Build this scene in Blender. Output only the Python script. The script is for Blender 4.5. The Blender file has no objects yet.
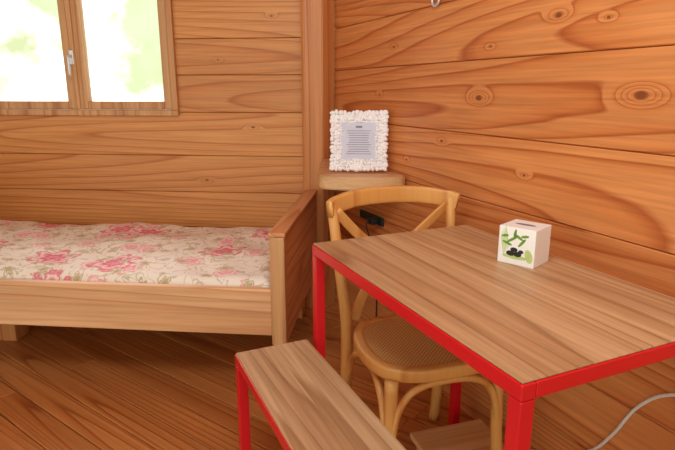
import bpy, bmesh, math, random
from mathutils import Vector, Matrix
random.seed(4)
S=bpy.context.scene
S.view_settings.view_transform='Standard'
H=1.22
# ---------------------------------------------------------------- materials
def lin(c):
    return tuple(((x/255)/12.92 if x/255<=.04045 else ((x/255+.055)/1.055)**2.4) for x in c)+(1,)
class NT:
    def __init__(s,name):
        s.m=bpy.data.materials.new(name); s.m.use_nodes=True
        s.t=s.m.node_tree; s.b=s.t.nodes['Principled BSDF']
    def n(s,typ,**k):
        x=s.t.nodes.new(typ)
        for a,v in k.items(): setattr(x,a,v)
        return x
    def l(s,a,b): s.t.links.new(a,b)
    def math(s,op,a,b=None,c=None):
        x=s.n('ShaderNodeMath',operation=op)
        for i,v in enumerate((a,b,c)):
            if v is None: continue
            if isinstance(v,(int,float)): x.inputs[i].default_value=v
            else: s.l(v,x.inputs[i])
        return x.outputs[0]
    def vec(s,op,a,b=None):
        x=s.n('ShaderNodeVectorMath',operation=op)
        for i,v in enumerate((a,b)):
            if v is None: continue
            if isinstance(v,(tuple,list)): x.inputs[i].default_value=v
            else: s.l(v,x.inputs[i])
        return x
    def noise(s,vec,scale,detail=2,rough=.5,dist=0):
        x=s.n('ShaderNodeTexNoise'); s.l(vec,x.inputs['Vector'])
        x.inputs['Scale'].default_value=scale; x.inputs['Detail'].default_value=detail
        x.inputs['Roughness'].default_value=rough; x.inputs['Distortion'].default_value=dist
        return x
    def ramp(s,fac,stops):
        x=s.n('ShaderNodeValToRGB'); s.l(fac,x.inputs[0]); e=x.color_ramp.elements
        while len(e)<len(stops): e.new(.5)
        for i,(p,c) in enumerate(stops): e[i].position=p; e[i].color=c
        return x.outputs[0]
    def mix(s,fac,a,b,mode='MIX'):
        x=s.n('ShaderNodeMix',data_type='RGBA',blend_type=mode)
        for i,v in ((0,fac),(6,a),(7,b)):
            if isinstance(v,(int,float,tuple)): x.inputs[i].default_value=v
            else: s.l(v,x.inputs[i])
        return x.outputs[2]
def plain(name,c,rough=.5,metal=0,var=.06,bump=0.0,scale=30):
    k=NT(name); tc=k.n('ShaderNodeTexCoord')
    nz=k.noise(tc.outputs['Object'],scale,3)
    c=lin(c); d=tuple(x*(1-var*3) for x in c[:3])+(1,)
    k.l(k.mix(nz.outputs[0],d,c),k.b.inputs['Base Color'])
    k.b.inputs['Roughness'].default_value=rough; k.b.inputs['Metallic'].default_value=metal
    if bump:
        b=k.n('ShaderNodeBump'); b.inputs['Strength'].default_value=bump; b.inputs['Distance'].default_value=.003
        k.l(nz.outputs[0],b.inputs['Height']); k.l(b.outputs[0],k.b.inputs['Normal'])
    return k.m
def wood(name,light,mid,dark,axis='X',ringf=22,along=.28,across=3.0,knots=(),rough=.45,fine=.2,tone=.15,blotch=.15,linear=0):
    """grain runs along local `axis`"""
    k=NT(name); tc=k.n('ShaderNodeTexCoord')
    at=k.n('ShaderNodeAttribute',attribute_name='bid')
    bid=at.outputs['Fac']
    rnd=k.n('ShaderNodeTexWhiteNoise',noise_dimensions='1D'); k.l(bid,rnd.inputs['W'])
    off=k.vec('SCALE',rnd.outputs['Color']); off.inputs['Scale'].default_value=9.0
    sc={'X':(along,across,across),'Y':(across,along,across),'Z':(across,across,along)}[axis]
    sf={'X':(2.5,90,90),'Y':(90,2.5,90),'Z':(90,90,2.5)}[axis]
    P=k.vec('MULTIPLY',tc.outputs['Object'],sc)
    P2=k.vec('ADD',P.outputs[0],off.outputs[0])
    f=k.noise(P2.outputs[0],1.0,1.0,.4,.1).outputs[0]
    wob=k.noise(k.vec('MULTIPLY',tc.outputs['Object'],tuple(x*4 for x in sc)).outputs[0],1.3,2).outputs[0]
    f=k.math('ADD',f,k.math('MULTIPLY',wob,.02))
    if linear:
        sp=k.n('ShaderNodeSeparateXYZ'); k.l(tc.outputs['Object'],sp.inputs[0])
        sl=k.math('MULTIPLY',k.math('SUBTRACT',rnd.outputs['Value'],.35),linear*1.6)
        f=k.math('ADD',f,k.math('MULTIPLY',sp.outputs[{'X':2,'Y':0,'Z':0}[axis]],sl))
    core=None
    for (kx,kz,r,a) in knots:
        v=k.vec('SUBTRACT',tc.outputs['Object'],(kx,0,kz))
        v=k.vec('MULTIPLY',v.outputs[0],(1/(r*2.4),0,1/r))
        L=k.vec('LENGTH',v.outputs[0]).outputs['Value']
        g=k.math('POWER',2.718,k.math('MULTIPLY',k.math('MULTIPLY',L,L),-1.0))
        f=k.math('ADD',f,k.math('MULTIPLY',g,a))
        v2=k.vec('SUBTRACT',tc.outputs['Object'],(kx,0,kz)); v2=k.vec('MULTIPLY',v2.outputs[0],(1/(r*.85),0,1/(r*.5)))
        c=k.math('MAXIMUM',k.math('SUBTRACT',1.0,k.vec('LENGTH',v2.outputs[0]).outputs['Value']),0.0)
        core=c if core is None else k.math('ADD',core,c)
    fr=k.math('FRACT',k.math('MULTIPLY',f,ringf))
    L,M,D=lin(light),lin(mid),lin(dark)
    col=k.ramp(fr,[(0,L),(.35,L),(.78,M),(.92,D),(1,L)])
    fn=k.noise(k.vec('MULTIPLY',tc.outputs['Object'],sf).outputs[0],1.0,3,.6).outputs[0]
    fc=k.ramp(fn,[(.3,(1-fine,1-fine*1.15,1-fine*1.3,1)),(.65,(1,1,1,1))])
    col=k.mix(1.0,col,fc,'MULTIPLY')
    tn=k.ramp(rnd.outputs['Value'],[(0,(1-tone,1-tone*1.4,1-tone*1.7,1)),(1,(1.0,1,1,1))])
    col=k.mix(1.0,col,tn,'MULTIPLY')
    bl=k.noise(k.vec('MULTIPLY',tc.outputs['Object'],tuple(x*.8 for x in sc)).outputs[0],1.6,2).outputs[0]
    col=k.mix(1.0,col,k.ramp(bl,[(.3,(1-blotch,1-blotch*1.4,1-blotch*1.6,1)),(.6,(1,1,1,1))]),'MULTIPLY')
    if core is not None:
        col=k.mix(k.math('MINIMUM',k.math('MULTIPLY',core,2.0),.85),col,lin((112,52,24)))
    k.l(col,k.b.inputs['Base Color'])
    k.b.inputs['Roughness'].default_value=rough
    b=k.n('ShaderNodeBump'); b.inputs['Strength'].default_value=.12; b.inputs['Distance'].default_value=.002
    k.l(fn,b.inputs['Height']); k.l(b.outputs[0],k.b.inputs['Normal'])
    return k.m
WLb=((236,170,100),(229,156,84),(206,124,60))
m_wallB=wood('wall_wood_back',*WLb,knots=[(-.32,1.02,.014,.06),(-.6,.72,.014,.06),(-.2,1.6,.012,.05),(-.5,1.38,.010,.05)],ringf=38,along=.13,across=1.8,linear=.9,fine=.24)
m_wallR=wood('wall_wood_right',(236,160,96),(226,142,78),(194,104,52),
   knots=[(1.819,1.208,.026,.11),(1.206,1.194,.022,.10),(1.532,1.425,.018,.07),(.62,1.40,.011,.05),(2.05,.95,.014,.06),(.5,1.2,.011,.05),(1.0,1.03,.012,.05),(.9,1.62,.012,.05),(1.45,.96,.010,.04),(1.7,1.40,.010,.04),(.75,.93,.009,.04),(1.25,1.36,.009,.04),(.35,1.02,.010,.04)],ringf=40,along=.14,across=1.8,linear=.9,fine=.26)
m_ceil=wood('ceiling_wood',*WLb)
m_floor=wood('floor_wood',(216,150,88),(206,134,70),(168,98,50),ringf=18,rough=.33,tone=.30,along=.15,across=5,linear=2.5)
m_bed=wood('bed_pine',(240,194,146),(234,182,130),(214,154,104),ringf=16,tone=.06,rough=.5,across=3,along=.15,linear=1.5)
m_bedY=wood('bed_pine_y',(230,170,118),(222,156,102),(196,128,78),axis='Y',ringf=16,tone=.1,rough=.5,along=.18)
m_win=wood('window_wood',(224,176,122),(214,160,104),(194,136,84),axis='Z',ringf=6,tone=.05,across=6)
m_post=wood('post_wood',(222,152,90),(212,138,74),(188,110,56),axis='Z',ringf=14,tone=.1,along=.15)
m_table=wood('table_top_wood',(208,172,130),(198,158,114),(172,132,92),axis='Y',ringf=7,along=.35,across=7,tone=.12,rough=.42,fine=.30,blotch=.18,linear=3)
m_shelf=wood('shelf_wood',(232,190,138),(222,174,118),(200,146,92),axis='X',ringf=8,tone=.05)
m_chair=wood('chair_beech',(226,168,94),(218,156,82),(200,134,66),axis='Z',ringf=4,tone=.05,rough=.33,fine=.08,blotch=.1)
m_gap=plain('dark_board_gap',(60,28,12),.9)
m_red=plain('red_painted_steel',(214,22,34),.32,0,.04,0,12)
m_white=plain('white_plastic',(235,235,232),.4)
m_metal=plain('handle_metal',(225,225,225),.3,.5)
m_black=plain('black_metal',(24,44,38),.5)
m_lace=plain('white_lace',(250,248,250),.85,0,.02,.3,120)
m_card=plain('card_paper',(218,220,238),.7)
m_ink=plain('ink',(140,136,150),.8)
m_boxw=plain('tissue_carton',(242,242,238),.5,0,.01)
m_green=plain('leaf_print_green',(120,170,50),.6,0,.15,0,80)
m_lgreen=plain('pale_print_green',(200,222,140),.6,0,.1,0,80)
m_stone=plain('stone_print',(38,40,40),.5)
m_pink=plain('ornament_pink',(200,90,100),.5)
k=NT('woven_cane'); tc=k.n('ShaderNodeTexCoord')
ck=k.n('ShaderNodeTexChecker'); ck.inputs['Scale'].default_value=150; k.l(tc.outputs['Object'],ck.inputs['Vector'])
ck.inputs[1].default_value=lin((222,178,114)); ck.inputs[2].default_value=lin((176,128,72))
k.l(ck.outputs[0],k.b.inputs['Base Color']); k.b.inputs['Roughness'].default_value=.6; m_cane=k.m
# bedspread floral
k=NT('floral_bedspread'); tc=k.n('ShaderNodeTexCoord'); O=tc.outputs['Object']
base=lin((240,232,218))
wn=k.noise(O,9,2).outputs['Color']
wv=k.vec('SCALE',wn); wv.inputs['Scale'].default_value=.10
Pw=k.vec('ADD',O,wv.outputs[0]).outputs[0]
sc=k.noise(Pw,12,1,.5,1.5).outputs[0]
scr=k.math('ABSOLUTE',k.math('SUBTRACT',sc,.5))
col=k.mix(k.ramp(scr,[(0,(.8,.8,.8,1)),(.022,(.5,.5,.5,1)),(.04,(0,0,0,1))]),base,lin((190,176,138)))
def flowers(col,scale,r,petals,cA,cB,off,amp=.3):
    P=k.vec('MULTIPLY',k.vec('ADD',O,off).outputs[0],(1,1,0)).outputs[0]
    vo=k.n('ShaderNodeTexVoronoi',voronoi_dimensions='2D'); vo.inputs['Scale'].default_value=scale; vo.inputs['Randomness'].default_value=.75
    k.l(P,vo.inputs['Vector'])
    d=k.vec('SUBTRACT',P,vo.outputs['Position'])
    sx=k.n('ShaderNodeSeparateXYZ'); k.l(d.outputs[0],sx.inputs[0])
    ang=k.math('ARCTAN2',sx.outputs[1],sx.outputs[0])
    L=k.vec('LENGTH',d.outputs[0]).outputs['Value']
    pet=k.math('ADD',k.math('MULTIPLY',k.math('ABSOLUTE',k.math('SINE',k.math('MULTIPLY',ang,petals/2))),amp),1-amp)
    nz=k.noise(O,40,2).outputs[0]
    q=k.math('DIVIDE',k.math('DIVIDE',L,r),pet)
    q=k.math('ADD',q,k.math('MULTIPLY',k.math('SUBTRACT',nz,.5),.7))
    mask=k.ramp(q,[(0,(1,1,1,1)),(.9,(1,1,1,1)),(1.0,(0,0,0,1))])
    c=k.ramp(q,[(0,cB),(.2,cA),(.4,cB),(.52,cA),(.7,base),(.78,cA),(.95,cB)])
    return k.mix(mask,col,c)
col=flowers(col,4.6,.060,5,lin((242,198,196)),lin((230,152,160)),(.3,.1,0))
col=flowers(col,2.5,.115,6,lin((238,160,170)),lin((212,92,112)),(.07,.22,0),.4)
col=flowers(col,7.0,.028,5,lin((184,166,120)),lin((204,188,148)),(.5,.7,0),.4)
k.l(col,k.b.inputs['Base Color']); k.b.inputs['Roughness'].default_value=.85
nz=k.noise(O,7,3).outputs[0]; b=k.n('ShaderNodeBump'); b.inputs['Strength'].default_value=.5; b.inputs['Distance'].default_value=.03
k.l(nz,b.inputs['Height']); k.l(b.outputs[0],k.b.inputs['Normal']); m_quilt=k.m
k=NT('window_glass'); 
tr=k.n('ShaderNodeBsdfTransparent'); gl=k.n('ShaderNodeBsdfGlossy'); gl.inputs['Roughness'].default_value=.02
mx=k.n('ShaderNodeMixShader'); mx.inputs[0].default_value=.05; k.l(tr.outputs[0],mx.inputs[1]); k.l(gl.outputs[0],mx.inputs[2])
k.l(mx.outputs[0],k.t.nodes['Material Output'].inputs[0]); m_glass=k.m
# ---------------------------------------------------------------- mesh helpers
def link(name,bm,mat,parent=None,M=None,smooth=False,bids=None):
    me=bpy.data.meshes.new(name); bm.to_mesh(me); bm.free()
    if smooth:
        for p in me.polygons: p.use_smooth=True
    me.materials.append(mat)
    o=bpy.data.objects.new(name,me); S.collection.objects.link(o)
    if parent: o.parent=parent
    if M is not None: o.matrix_local=M
    return o
def empty(name,M):
    o=bpy.data.objects.new(name,None); o.empty_display_size=.1; S.collection.objects.link(o); o.matrix_world=M; return o
def frame(x,y,z,ang):
    return Matrix.Translation((x,y,z))@Matrix.Rotation(math.radians(ang),4,'Z')
def addbox(bm,a,b,bev=0.0,bid=None,seg=2,M=None):
    t=bmesh.new(); bmesh.ops.create_cube(t,size=1)
    for v in t.verts:
        v.co=Vector(((a[i]+b[i])/2+v.co[i]*(b[i]-a[i]) for i in range(3)))
    if bev: bmesh.ops.bevel(t,geom=t.edges[:],offset=bev,segments=seg,affect='EDGES',profile=.5)
    if M is not None: bmesh.ops.transform(t,matrix=M,verts=t.verts)
    me=bpy.data.meshes.new('t'); t.to_mesh(me); t.free()
    n0=len(bm.faces); bm.from_mesh(me); bpy.data.meshes.remove(me)
    if bid is not None:
        ly=bm.faces.layers.float.get('bid') or bm.faces.layers.float.new('bid')
        bm.faces.ensure_lookup_table()
        for f in bm.faces[n0:]: f[ly]=bid
def box(name,a,b,mat,parent=None,bev=.003,M=None,bid=None):
    bm=bmesh.new()
    if bid is not None: bm.faces.layers.float.new('bid')
    addbox(bm,a,b,bev,bid); return link(name,bm,mat,parent,M)
def smoothpts(pts,n=8):
    P=[Vector(p) for p in pts]; out=[]
    Q=[P[0]*2-P[1]]+P+[P[-1]*2-P[-2]]
    for i in range(1,len(Q)-2):
        a,b,c,d=Q[i-1:i+3]
        for j in range(n):
            t=j/n
            out.append(.5*((2*b)+(c-a)*t+(2*a-5*b+4*c-d)*t*t+(3*b-a-3*c+d)*t**3))
    out.append(P[-1]); return out
def sweep(bm,pts,rx,ry=None,side=None,seg=12,closed=False,taper=None,square=False):
    ry=ry or rx; pts=[Vector(p) for p in pts]; n=len(pts); rings=[]
    prev=None
    for i,p in enumerate(pts):
        if closed: t=(pts[(i+1)%n]-pts[i-1]).normalized()
        else: t=(pts[min(i+1,n-1)]-pts[max(i-1,0)]).normalized()
        ref=Vector(side) if side is not None else (prev if prev is not None else (Vector((0,0,1)) if abs(t.z)<.9 else Vector((1,0,0))))
        x=(ref-t*ref.dot(t)).normalized(); y=t.cross(x); prev=x
        s=taper(i/(n-1)) if taper else 1
        r=[]
        for j in range(seg):
            a=2*math.pi*j/seg+(math.pi/seg)
            ca,sa=math.cos(a),math.sin(a)
            if square:
                e=.35; ca=math.copysign(abs(ca)**e,ca); sa=math.copysign(abs(sa)**e,sa)
            r.append(bm.verts.new(p+x*ca*rx*s+y*sa*ry*s))
        rings.append(r)
    m=n if closed else n-1
    for i in range(m):
        A,B=rings[i],rings[(i+1)%n]
        for j in range(seg): bm.faces.new((A[j],A[(j+1)%seg],B[(j+1)%seg],B[j]))
    if not closed:
        bm.faces.new(rings[0][::-1]); bm.faces.new(rings[-1])
    bmesh.ops.recalc_face_normals(bm,faces=bm.faces[:])
def tube(name,pts,rx,mat,parent=None,**k):
    bm=bmesh.new(); sm=k.pop('sm',8); M=k.pop('M',None)
    sweep(bm,smoothpts(pts,sm) if sm else pts,rx,**k); return link(name,bm,mat,parent,M,smooth=True)
def prism(name,poly,z0,z1,mat,parent=None,bev=.004,M=None):
    bm=bmesh.new()
    vs=[bm.verts.new((p[0],p[1],z0)) for p in poly]; f=bm.faces.new(vs)
    r=bmesh.ops.extrude_face_region(bm,geom=[f])
    for v in r['geom']:
        if isinstance(v,bmesh.types.BMVert): v.co.z=z1
    bmesh.ops.recalc_face_normals(bm,faces=bm.faces[:])
    if bev: bmesh.ops.bevel(bm,geom=[e for e in bm.edges if e.calc_face_angle(0)>.6],offset=bev,segments=2,affect='EDGES')
    return link(name,bm,mat,parent,M)
# ---------------------------------------------------------------- room shell
def plankwall(name,M,x0,x1,zs,mat,holes=(),th=.03,seed=1):
    bm=bmesh.new(); bm.faces.layers.float.new('bid'); r=random.Random(seed); bk=bmesh.new()
    sg=1 if th>0 else -1
    for i in range(len(zs)-1):
        z0,z1=zs[i],zs[i+1]
        segs=[(x0,x1)]
        for (hx0,hx1,hz0,hz1) in holes:
            if z0<hz1-.01 and z1>hz0+.01: segs=[(x0,hx0),(hx1,x1)]
        b=r.random()*50
        for s in segs:
            addbox(bm,(s[0],0,z0+.0011),(s[1],th,z1-.0011),.003,b,1)
            addbox(bk,(s[0],th-.006*sg,z0),(s[1],th+.01*sg,z1))
    o=link(name,bm,mat,None,M); link('backing',bk,m_gap,o); return o
AZ=5.5; ca,sa=math.cos(math.radians(AZ)),math.sin(math.radians(AZ))
Q=(-.15,3.035)
MB=frame(Q[0],Q[1],0,-AZ)
zb=[-.03,.22,.44,.65,.86,1.10,1.30,1.49,1.72,1.95,2.2,2.47]
plankwall('wall_back',MB,-2.6,.16,zb,m_wallB,holes=[(-1.93,-.76,1.10,1.95)],seed=3)
WA=24.5; wx,wy=math.sin(math.radians(WA)),-math.cos(math.radians(WA))
W0=(-.015,3.02)
MR=frame(W0[0],W0[1],0,-(90-WA))
zr=[-.03,.2,.40,.62,.84,1.07,1.32,1.53,1.76,2.0,2.22,2.47]
plankwall('wall_right',MR,-.05,5.2,zr,m_wallR,th=.03,seed=8)
Lc=Vector((Q[0]-2.6*ca,Q[1]+2.6*sa))
plankwall('wall_left',frame(Lc.x,Lc.y,0,-(90-AZ)-60+30),-0.0,3.6,zr,m_wallB,th=-.03,seed=5)
# floor boards running diagonally
bm=bmesh.new(); bm.faces.layers.float.new('bid')
w=.115
for i in range(-28,31):
    xx=-4.2-random.random()
    while xx<4.4:
        L=random.uniform(1.5,2.8)
        addbox(bm,(xx+.0006,i*w+.0016,-.02),(min(xx+L,4.5),(i+1)*w-.0016,0),.0025,random.random()*60,1); xx+=L
MF=frame(-.2,1.2,0,90+53.5)
fl=link('floor',bm,m_floor,None,MF)
bm=bmesh.new()
addbox(bm,(-3.4,-2.3,2.45),(2.4,3.4,2.50),0,1.0)
link('ceiling',bm,m_ceil)
bm=bmesh.new(); bm.from_mesh(fl.data); Mi=MF.inverted()
bk=bmesh.new(); addbox(bk,(-4.2,-3.1,-.03),(4.4,3.5,-.012))
def clip(p,n):
    pl=Mi@Vector((p[0],p[1],0)); nl=(Mi.to_3x3()@Vector((n[0],n[1],0)))
    for b_ in (bm,bk): bmesh.ops.bisect_plane(b_,geom=b_.verts[:]+b_.edges[:]+b_.faces[:],plane_co=pl,plane_no=nl,clear_outer=True)
clip((Q[0],Q[1]),(sa,ca)); clip(W0,(-wy,wx)); clip((0,-2.2),(0,-1)); clip((-3.4,0),(-1,0))
bm.to_mesh(fl.data); bm.free()
link('subfloor',bk,m_gap,fl)
prism('trim_corner_post',[(-.188,2.945),(-.172,2.93),(-.078,2.92),(-.02,3.0),(-.02,3.03),(-.185,3.035)],0,2.45,m_post,None,.004)
# ---------------------------------------------------------------- window
W=empty('window_1',MB)
x0,x1,z0,z1=-1.93,-.735,1.080,1.97
def wb(n,a,b,bev=.005): return box(n,a,b,m_win,W,bev)
wb('casing_bottom',(x0,-.025,z0),(x1,.06,z0+.032)); wb('casing_top',(x0,-.025,z1-.04),(x1,.06,z1))
wb('casing_left',(x0,-.025,z0+.032),(x0+.035,.06,z1-.04)); wb('casing_right',(x1-.035,-.025,z0+.032),(x1,.06,z1-.04))
mid=-1.318
for nm,a,b in (('left',x0+.037,mid-.002),('right',mid+.002,x1-.037)):
    s=.058; s2=.045; zz0,zz1=z0+.034,z1-.042
    sa_,sb_=(s2,s) if nm=='left' else (s,s2)
    wb('sash_%s_stile_a'%nm,(a,-.012,zz0),(a+sa_,.04,zz1),.008); wb('sash_%s_stile_b'%nm,(b-sb_,-.012,zz0),(b,.04,zz1),.008)
    wb('sash_%s_rail_a'%nm,(a+sa_,-.010,zz0),(b-sb_,.04,zz0+.045),.006); wb('sash_%s_rail_b'%nm,(a+sa_,-.010,zz1-.045),(b-sb_,.04,zz1),.006)
    box('glass_%s'%nm,(a+sa_-.002,.018,zz0+.043),(b-sb_+.002,.022,zz1-.043),m_glass,W,0)
wb('meeting_strip',(mid-.014,-.024,z0+.034),(mid+.016,-.012,z1-.042),.004)
tube('handle_lever',[(mid,-.03,1.40),(mid,-.055,1.40),(mid,-.062,1.385),(mid,-.062,1.29)],.008,m_metal,W,sm=5)
box('handle_plate',(mid-.013,-.034,1.355),(mid+.013,-.024,1.435),m_metal,W,.004)
# ---------------------------------------------------------------- bed
BD=empty('single_bed',frame(-.20,1.970,0,-AZ))
ft=.058; LB=2.03
box('footboard_near_post',(-ft,0,.240),(0,.045,.684),m_win,BD,.004)
for i,(a,b) in enumerate([(.240,.395),(.396,.535),(.536,.684)]):
    box('footboard_board_%d'%(i+1),(-ft+.006,.0455,a),(-.003,.925,b),m_bedY,BD,.004,bid=i+2.3)
box('footboard_cap',(-ft-.004,-.004,.684),(.004,.925,.700),m_bedY,BD,.004,bid=7.1)
box('side_rail_front',(-LB,0.004,.280),(-ft,.034,.472),m_bed,BD,.004,bid=3.7)
box('side_rail_back',(-LB,.915,.280),(-ft,.945,.46),m_bed,BD,.004,bid=5.2)
box('headboard',(-LB-.05,0,.25),(-LB,.94,.80),m_bedY,BD,.004,bid=9)
box('slat_base',(-LB,.034,.300),(-ft,.915,.325),m_bed,BD,.002,bid=1.3)
for i,(x,y) in enumerate([(-.12,.86),(-1.50,.45),(-1.9,.84)]):
    box('leg_%d'%(i+1),(x-.05,y-.05,0),(x+.05,y+.05,.30),m_post,BD,.004)
bm=bmesh.new(); nx,ny=90,44; X0,X1,Y0,Y1=-LB+.01,-ft-.004,.036,.913
def mh(u,v,x,y):
    e=min(u,1-u)*(X1-X0); g=min(v,1-v)*(Y1-Y0)
    d=min(e,g); r=.05
    drop=0 if d>r else (r-math.sqrt(max(0,r*r-(r-d)**2)))
    return .497-drop+.006*math.sin(x*9+y*5)+.005*math.sin(y*17-x*6)+.003*math.sin(x*31+y*23)
G=[[bm.verts.new((X0+(X1-X0)*i/nx,Y0+(Y1-Y0)*j/ny,mh(i/nx,j/ny,X0+(X1-X0)*i/nx,Y0+(Y1-Y0)*j/ny))) for j in range(ny+1)] for i in range(nx+1)]
for i in range(nx):
    for j in range(ny): bm.faces.new((G[i][j],G[i+1][j],G[i+1][j+1],G[i][j+1]))
r=bmesh.ops.extrude_edge_only(bm,edges=[e for e in bm.edges if e.is_boundary])
for v in r['geom']:
    if isinstance(v,bmesh.types.BMVert): v.co.z=.327
be=[e for e in bm.edges if e.is_boundary]; bmesh.ops.holes_fill(bm,edges=be,sides=0)
bmesh.ops.recalc_face_normals(bm,faces=bm.faces[:])
link('mattress_bedspread',bm,m_quilt,BD,smooth=True)
# ---------------------------------------------------------------- table
TA=24.4
A=Vector((-.0765,1.572))
TT=.775; TL,TW=.885,.566
MT=frame(A.x,A.y,0,TA)
T=empty('dining_table',MT)
t=.03
def steelframe(P,L,Wd,top,th,nm=''):
    for i,(x,y) in enumerate([(0,-t),(Wd-t,-t),(0,-L),(Wd-t,-L)]):
        box('leg_%d'%(i+1),(x,y,0),(x+t,y+t,top-.0345),m_red,P,.0025)
    box('apron_left',(0,-L,top-.034),(t,0,top-.004),m_red,P,.0025); box('apron_right',(Wd-t,-L,top-.034),(Wd,0,top-.004),m_red,P,.0025)
    box('apron_far',(t,-t,top-.034),(Wd-t,0,top-.004),m_red,P,.0025); box('apron_near',(t,-L,top-.034),(Wd-t,-L+t,top-.004),m_red,P,.0025)
steelframe(T,TL,TW,TT,t)
bm=bmesh.new(); bm.faces.layers.float.new('bid')
ws=[0,.135,.30,.43,.566]
for i in range(4): addbox(bm,(ws[i]+(.003 if i==0 else 0.0003),-TL+.003,TT-.0035),(ws[i+1]-(.003 if i==3 else .0003),-.003,TT+.0005),.001,i*3.1+.7,1)
link('wooden_top',bm,m_table,T)
# ---------------------------------------------------------------- bench
BT=.465
BN=empty('bench',frame(-.305,1.475,0,TA))
steelframe(BN,.92,.232,BT,t)
bm=bmesh.new(); bm.faces.layers.float.new('bid')
for i in range(2): addbox(bm,(.003+i*.113,-.917,BT-.0035),(.003+(i+1)*.113,-.003,BT+.0005),.001,i*2.1+9.4,1)
link('wooden_seat',bm,m_table,BN)
# ---------------------------------------------------------------- chair
C=empty('bentwood_chair',frame(.262,1.575,0,17))
for s,n in ((-1,'left'),(1,'right')):
    tube('back_leg_%s'%n,[(s*.185,.235,0),(s*.182,.205,.22),(s*.185,.19,.45),(s*.200,.205,.62),(s*.212,.235,.78),(s*.218,.25,.855)],.019,m_chair,C,taper=lambda u:1.05-.15*u)
    tube('front_leg_%s'%n,[(s*.185,-.195,0),(s*.175,-.18,.2),(s*.168,-.168,.435)],.019,m_chair,C,taper=lambda u:.85+.2*u)
    tube('side_brace_%s'%n,[(s*.184,-.175,.24),(s*.182,-.13,.36),(s*.178,-.05,.41),(s*.178,.05,.41),(s*.182,.13,.36),(s*.186,.19,.24)],.011,m_chair,C)
tube('front_brace',[(-.176,-.185,.22),(-.150,-.185,.35),(-.08,-.18,.41),(.08,-.18,.41),(.150,-.185,.35),(.176,-.185,.22)],.011,m_chair,C)
tube('back_brace',[(-.184,.205,.22),(-.155,.20,.35),(-.08,.195,.41),(.08,.195,.41),(.155,.20,.35),(.184,.205,.22)],.011,m_chair,C)
tube('crest_rail',[(-.232,.225,.845),(-.205,.252,.852),(-.12,.290,.864),(0,.305,.868),(.12,.290,.864),(.205,.252,.852),(.232,.225,.845)],.029,m_chair,C,ry=.011,side=(0,0,1),square=True,seg=16)
tube('cross_slat_a',[(-.205,.243,.835),(-.12,.262,.745),(0,.262,.64),(.10,.235,.54),(.155,.20,.46)],.017,m_chair,C,ry=.006,side=(1,0,.3),square=True)
tube('cross_slat_b',[(.205,.243,.835),(.12,.270,.745),(0,.274,.64),(-.10,.245,.54),(-.155,.20,.46)],.017,m_chair,C,ry=.006,side=(1,0,-.3),square=True)
def seatpts(k=1.0,n=56):
    o=[]
    for i in range(n):
        a=2*math.pi*i/n; c,s=math.cos(a),math.sin(a); e=.62
        x=math.copysign(abs(c)**e,c)*.205; y=math.copysign(abs(s)**e,s)*.195
        if y>0: x*=1-.10*y/.195
        o.append((x*k,y*k))
    return o
bm=bmesh.new(); sweep(bm,[(x,y,.447) for x,y in seatpts(.93)],.020,ry=.017,side=(0,0,1),closed=True,seg=12,square=True)
link('seat_rim',bm,m_chair,C,smooth=True)
bm=bmesh.new(); cen=bm.verts.new((0,0,.462))
N=56; rings=[]
for kk in (.3,.6,.86):
    rings.append([bm.verts.new((x,y,.4615+.003*kk)) for x,y in seatpts(kk)])
for i in range(N):
    bm.faces.new((cen,rings[0][i],rings[0][(i+1)%N]))
    for a,b in ((0,1),(1,2)): bm.faces.new((rings[a][i],rings[b][i],rings[b][(i+1)%N],rings[a][(i+1)%N]))
link('cane_seat',bm,m_cane,C,smooth=True)
# ---------------------------------------------------------------- corner shelf
poly=[(-.086,2.895),(-.088,2.60),(-.086,2.36)]
poly+= [tuple(p[:2]) for p in smoothpts([(-.086,2.36,0),(-.072,2.305,0),(-.03,2.28,0),(.06,2.258,0),(.16,2.25,0),(.26,2.27,0),(.292,2.315,0)],5)][1:]
nn=Vector((-wy,wx)); dW=nn.dot(Vector(W0))-.002
pp=[]
for p in poly:
    v=Vector(p); ex=nn.dot(v)-dW
    if ex>0: v=v-nn*ex
    pp.append((v.x,v.y))
q=Vector((W0))+Vector((wx,wy))*.12-nn*.002
pp+=[(q.x,q.y),(-.03,2.905)]
SH=empty('corner_shelf',Matrix.Identity(4))
ZS=.865
prism('shelf_board',pp,ZS-.056,ZS,m_shelf,SH,.006)
def wl(s,off,z): 
    v=Vector(W0)+Vector((wx,wy))*s-nn*off; return (v.x,v.y,z)
# small dark socket + plug on the wall under the shelf
EB=empty('wall_socket',Matrix.Translation(wl(.47,0,.615))@Matrix.Rotation(math.radians(-(90-WA)),4,'Z'))
box('plate',(-.13,-.016,-.022),(.10,-.001,.018),m_black,EB,.004)
box('plug',(.03,-.055,-.016),(.075,-.0165,.014),m_black,EB,.006)
tube('plug_lead',[(.052,-.05,0),(.052,-.07,-.01),(.054,-.06,-.06),(.05,-.02,-.16),(.05,-.008,-.35),(.05,-.008,-.60)],.003,m_black,EB)
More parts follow.
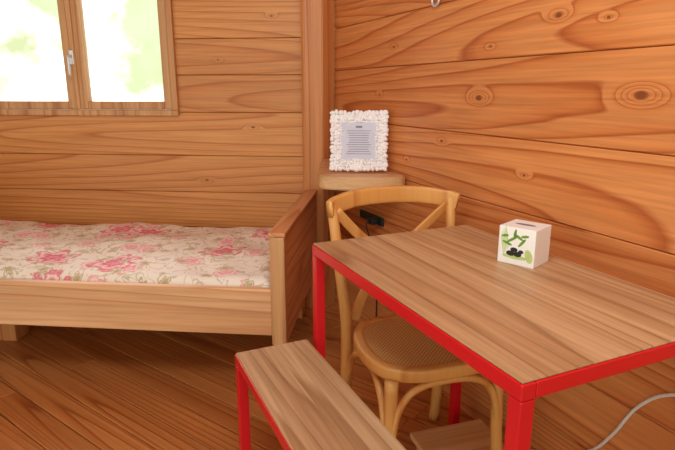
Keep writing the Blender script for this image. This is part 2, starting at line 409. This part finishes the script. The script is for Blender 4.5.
# ---------------------------------------------------------------- lace picture frame
PF=empty('lace_picture_frame',frame(.092,2.395,ZS+.006,-4)@Matrix.Rotation(math.radians(-10),4,'X'))
Wf,Hf=.256,.268
bm=bmesh.new(); addbox(bm,(-Wf/2+.016,0,.008),(Wf/2-.016,.012,Hf-.012),.004)
link('backing',bm,m_lace,PF)
bm=bmesh.new()
def ball(bm,p,r,sx=1,sy=.6):
    bmesh.ops.create_icosphere(bm,subdivisions=2,radius=r,matrix=Matrix.Translation(p)@Matrix.Rotation(random.uniform(0,3),4,'Y')@Matrix.Diagonal((sx,sy,1,1)))
for row,(ins,r,stp) in enumerate([(.012,.0135,1.35),(.026,.0105,1.3),(.038,.011,1.4),(.050,.007,1.4)]):
    a,b=Wf/2-ins,Hf/2-ins
    per=[]; st=r*stp
    nx_=max(2,round(2*a/st)); nz_=max(2,round(2*b/st))
    for i in range(nx_): per+= [(-a+2*a*i/nx_,b),(a-2*a*i/nx_,-b)]
    for i in range(nz_): per+= [(a,b-2*b*i/nz_),(-a,-b+2*b*i/nz_)]
    for x,z in per: ball(bm,(x+random.uniform(-.002,.002),-.003+random.uniform(-.005,.003),z+Hf/2+random.uniform(-.002,.002)),r*random.uniform(.8,1.1),random.uniform(.55,1.1),.7)
link('lace_border',bm,m_lace,PF,smooth=True)
box('card',(-.078,-.006,.052),(.078,-.001,Hf-.054),m_card,PF,0)
bm=bmesh.new()
addbox(bm,(-.014,-.0072,.190),(.014,-.0062,.199))
for i in range(11):
    z=.176-i*.010; hw=random.uniform(.035,.056)
    addbox(bm,(-hw,-.0070,z),(hw,-.0062,z+.0024))
link('printed_text',bm,m_ink,PF)
# ---------------------------------------------------------------- tissue box
la=math.degrees(math.atan2(-.066,.07))
TB=empty('tissue_box',frame(.500,1.325,TT+.0006,la))
bw,bd,bh=.100,.094,.100
box('carton',(-bw,0,0),(0,bd,bh),m_boxw,TB,.0015)
bm=bmesh.new()
def ell(bm,cx,cz,rx,rz,ang=0,y=-.0006,n=20):
    vs=[]
    for i in range(n):
        a=2*math.pi*i/n; x,z=rx*math.cos(a),rz*math.sin(a)
        c,s=math.cos(ang),math.sin(ang)
        vs.append(bm.verts.new((cx+x*c-z*s,y,cz+x*s+z*c)))
    bm.faces.new(vs)
for cx,cz,r,an in [(-.062,.068,.018,.6),(-.045,.076,.016,-.5),(-.075,.056,.014,-.3),(-.035,.062,.015,.9),(-.055,.084,.012,1.4),(-.082,.075,.010,.2),(-.028,.080,.011,.2)]: ell(bm,cx,cz,r,.0035,an)
link('bamboo_leaves',bm,m_green,TB)
bm=bmesh.new()
for cx,cz,rx,rz in [(-.064,.030,.012,.007),(-.045,.030,.011,.007),(-.055,.041,.010,.006),(-.036,.038,.007,.005)]: ell(bm,cx,cz,rx,rz,0,-.0009)
link('stones_print',bm,m_stone,TB)
bm=bmesh.new()
for i in range(5): ell(bm,-.088+i*.003,.05+i*.006,.0015,.03,.2,-.0005)
ell(bm,-.052,.022,.034,.006,0,-.0005); ell(bm,-.015,.03,.010,.018,.3,-.0005)
link('pale_print',bm,m_lgreen,TB)
bm=bmesh.new()
vs=[bm.verts.new((-bw/2+.028*math.cos(2*math.pi*i/24),bd/2+.009*math.sin(2*math.pi*i/24),bh+.0006)) for i in range(24)]; bm.faces.new(vs)
link('opening_slot',bm,m_ink,TB)
# ---------------------------------------------------------------- cable, hook, footstool
tube('power_cable',[wl(2.35,.006,.60),wl(2.16,.006,.555),wl(2.01,.006,.50),wl(1.93,.006,.42),wl(1.87,.006,.30),wl(1.80,.006,.20),wl(1.66,.006,.10),wl(1.5,.006,.02)],.0045,m_white)
so=(3.02-2.163)/.91
ORN=empty('wall_hook',Matrix.Identity(4))
bm=bmesh.new(); c=Vector(wl(so,.014,1.545)); sweep(bm,[c+Vector((wx,wy,0))*.022*math.cos(a*math.pi/12)+Vector((0,0,.022*math.sin(a*math.pi/12))) for a in range(24)],.0045,closed=True,side=(-wy,wx,0))
link('ring',bm,m_metal,ORN,smooth=True)
box('mount',(-.012,-.006,-.03),(.012,0,.03),m_pink,ORN,.003,M=Matrix.Translation(wl(so,.001,1.575))@Matrix.Rotation(math.radians(-(90-WA)),4,'Z'))
FS=empty('low_footstool',frame(.250,1.600,0,17))
box('top_board',(0,-.17,.078),(.27,.02,.098),m_shelf,FS,.003)
box('side_1',(.02,-.16,0),(.04,.01,.0775),m_shelf,FS,.002); box('side_2',(.23,-.16,0),(.25,.01,.0775),m_shelf,FS,.002)
# ---------------------------------------------------------------- world + lights
w=bpy.data.worlds.new('World'); S.world=w; w.use_nodes=True; nt=w.node_tree
bg=nt.nodes['Background']; tc=nt.nodes.new('ShaderNodeTexCoord'); nz=nt.nodes.new('ShaderNodeTexNoise'); nz.inputs['Scale'].default_value=14; nz.inputs['Detail'].default_value=6
nt.links.new(tc.outputs['Generated'],nz.inputs['Vector'])
rp=nt.nodes.new('ShaderNodeValToRGB'); rp.color_ramp.elements[0].position=.40; rp.color_ramp.elements[0].color=(.42,.48,.27,1)
rp.color_ramp.elements[1].position=.60; rp.color_ramp.elements[1].color=(.95,1,1,1)
nt.links.new(nz.outputs[0],rp.inputs[0]); nt.links.new(rp.outputs[0],bg.inputs[0]); bg.inputs[1].default_value=2.1
def area(name,loc,tgt,sx,sy,pw,col=(1,1,1)):
    l=bpy.data.lights.new(name,'AREA'); l.shape='RECTANGLE'; l.size=sx; l.size_y=sy; l.energy=pw; l.color=col
    o=bpy.data.objects.new(name,l); S.collection.objects.link(o); o.location=loc
    o.rotation_euler=(Vector(tgt)-Vector(loc)).to_track_quat('-Z','Y').to_euler(); return o
area('overhead_fill_light',(-.1,.5,2.40),(.20,1.7,.6),1.3,.9,40,(.97,.99,1))  # added fill lamp below the closed ceiling, no skylight opening there
sl=bpy.data.lights.new('daylight_sun','SUN'); sl.energy=2.5; sl.angle=math.radians(28); sl.color=(.96,.98,1)
so_=bpy.data.objects.new('daylight_sun',sl); S.collection.objects.link(so_); so_.location=(-3,5,4)
so_.rotation_euler=Vector((.72,-1.5,-1.35)).to_track_quat('-Z','Y').to_euler()
# ---------------------------------------------------------------- camera
cd=bpy.data.cameras.new('camera'); co=bpy.data.objects.new('camera',cd); S.collection.objects.link(co)
cd.sensor_width=36; cd.lens=545/675*36; cd.clip_start=.02
co.location=(0,0,H); co.rotation_euler=(math.radians(90-13.9),0,0); S.camera=co
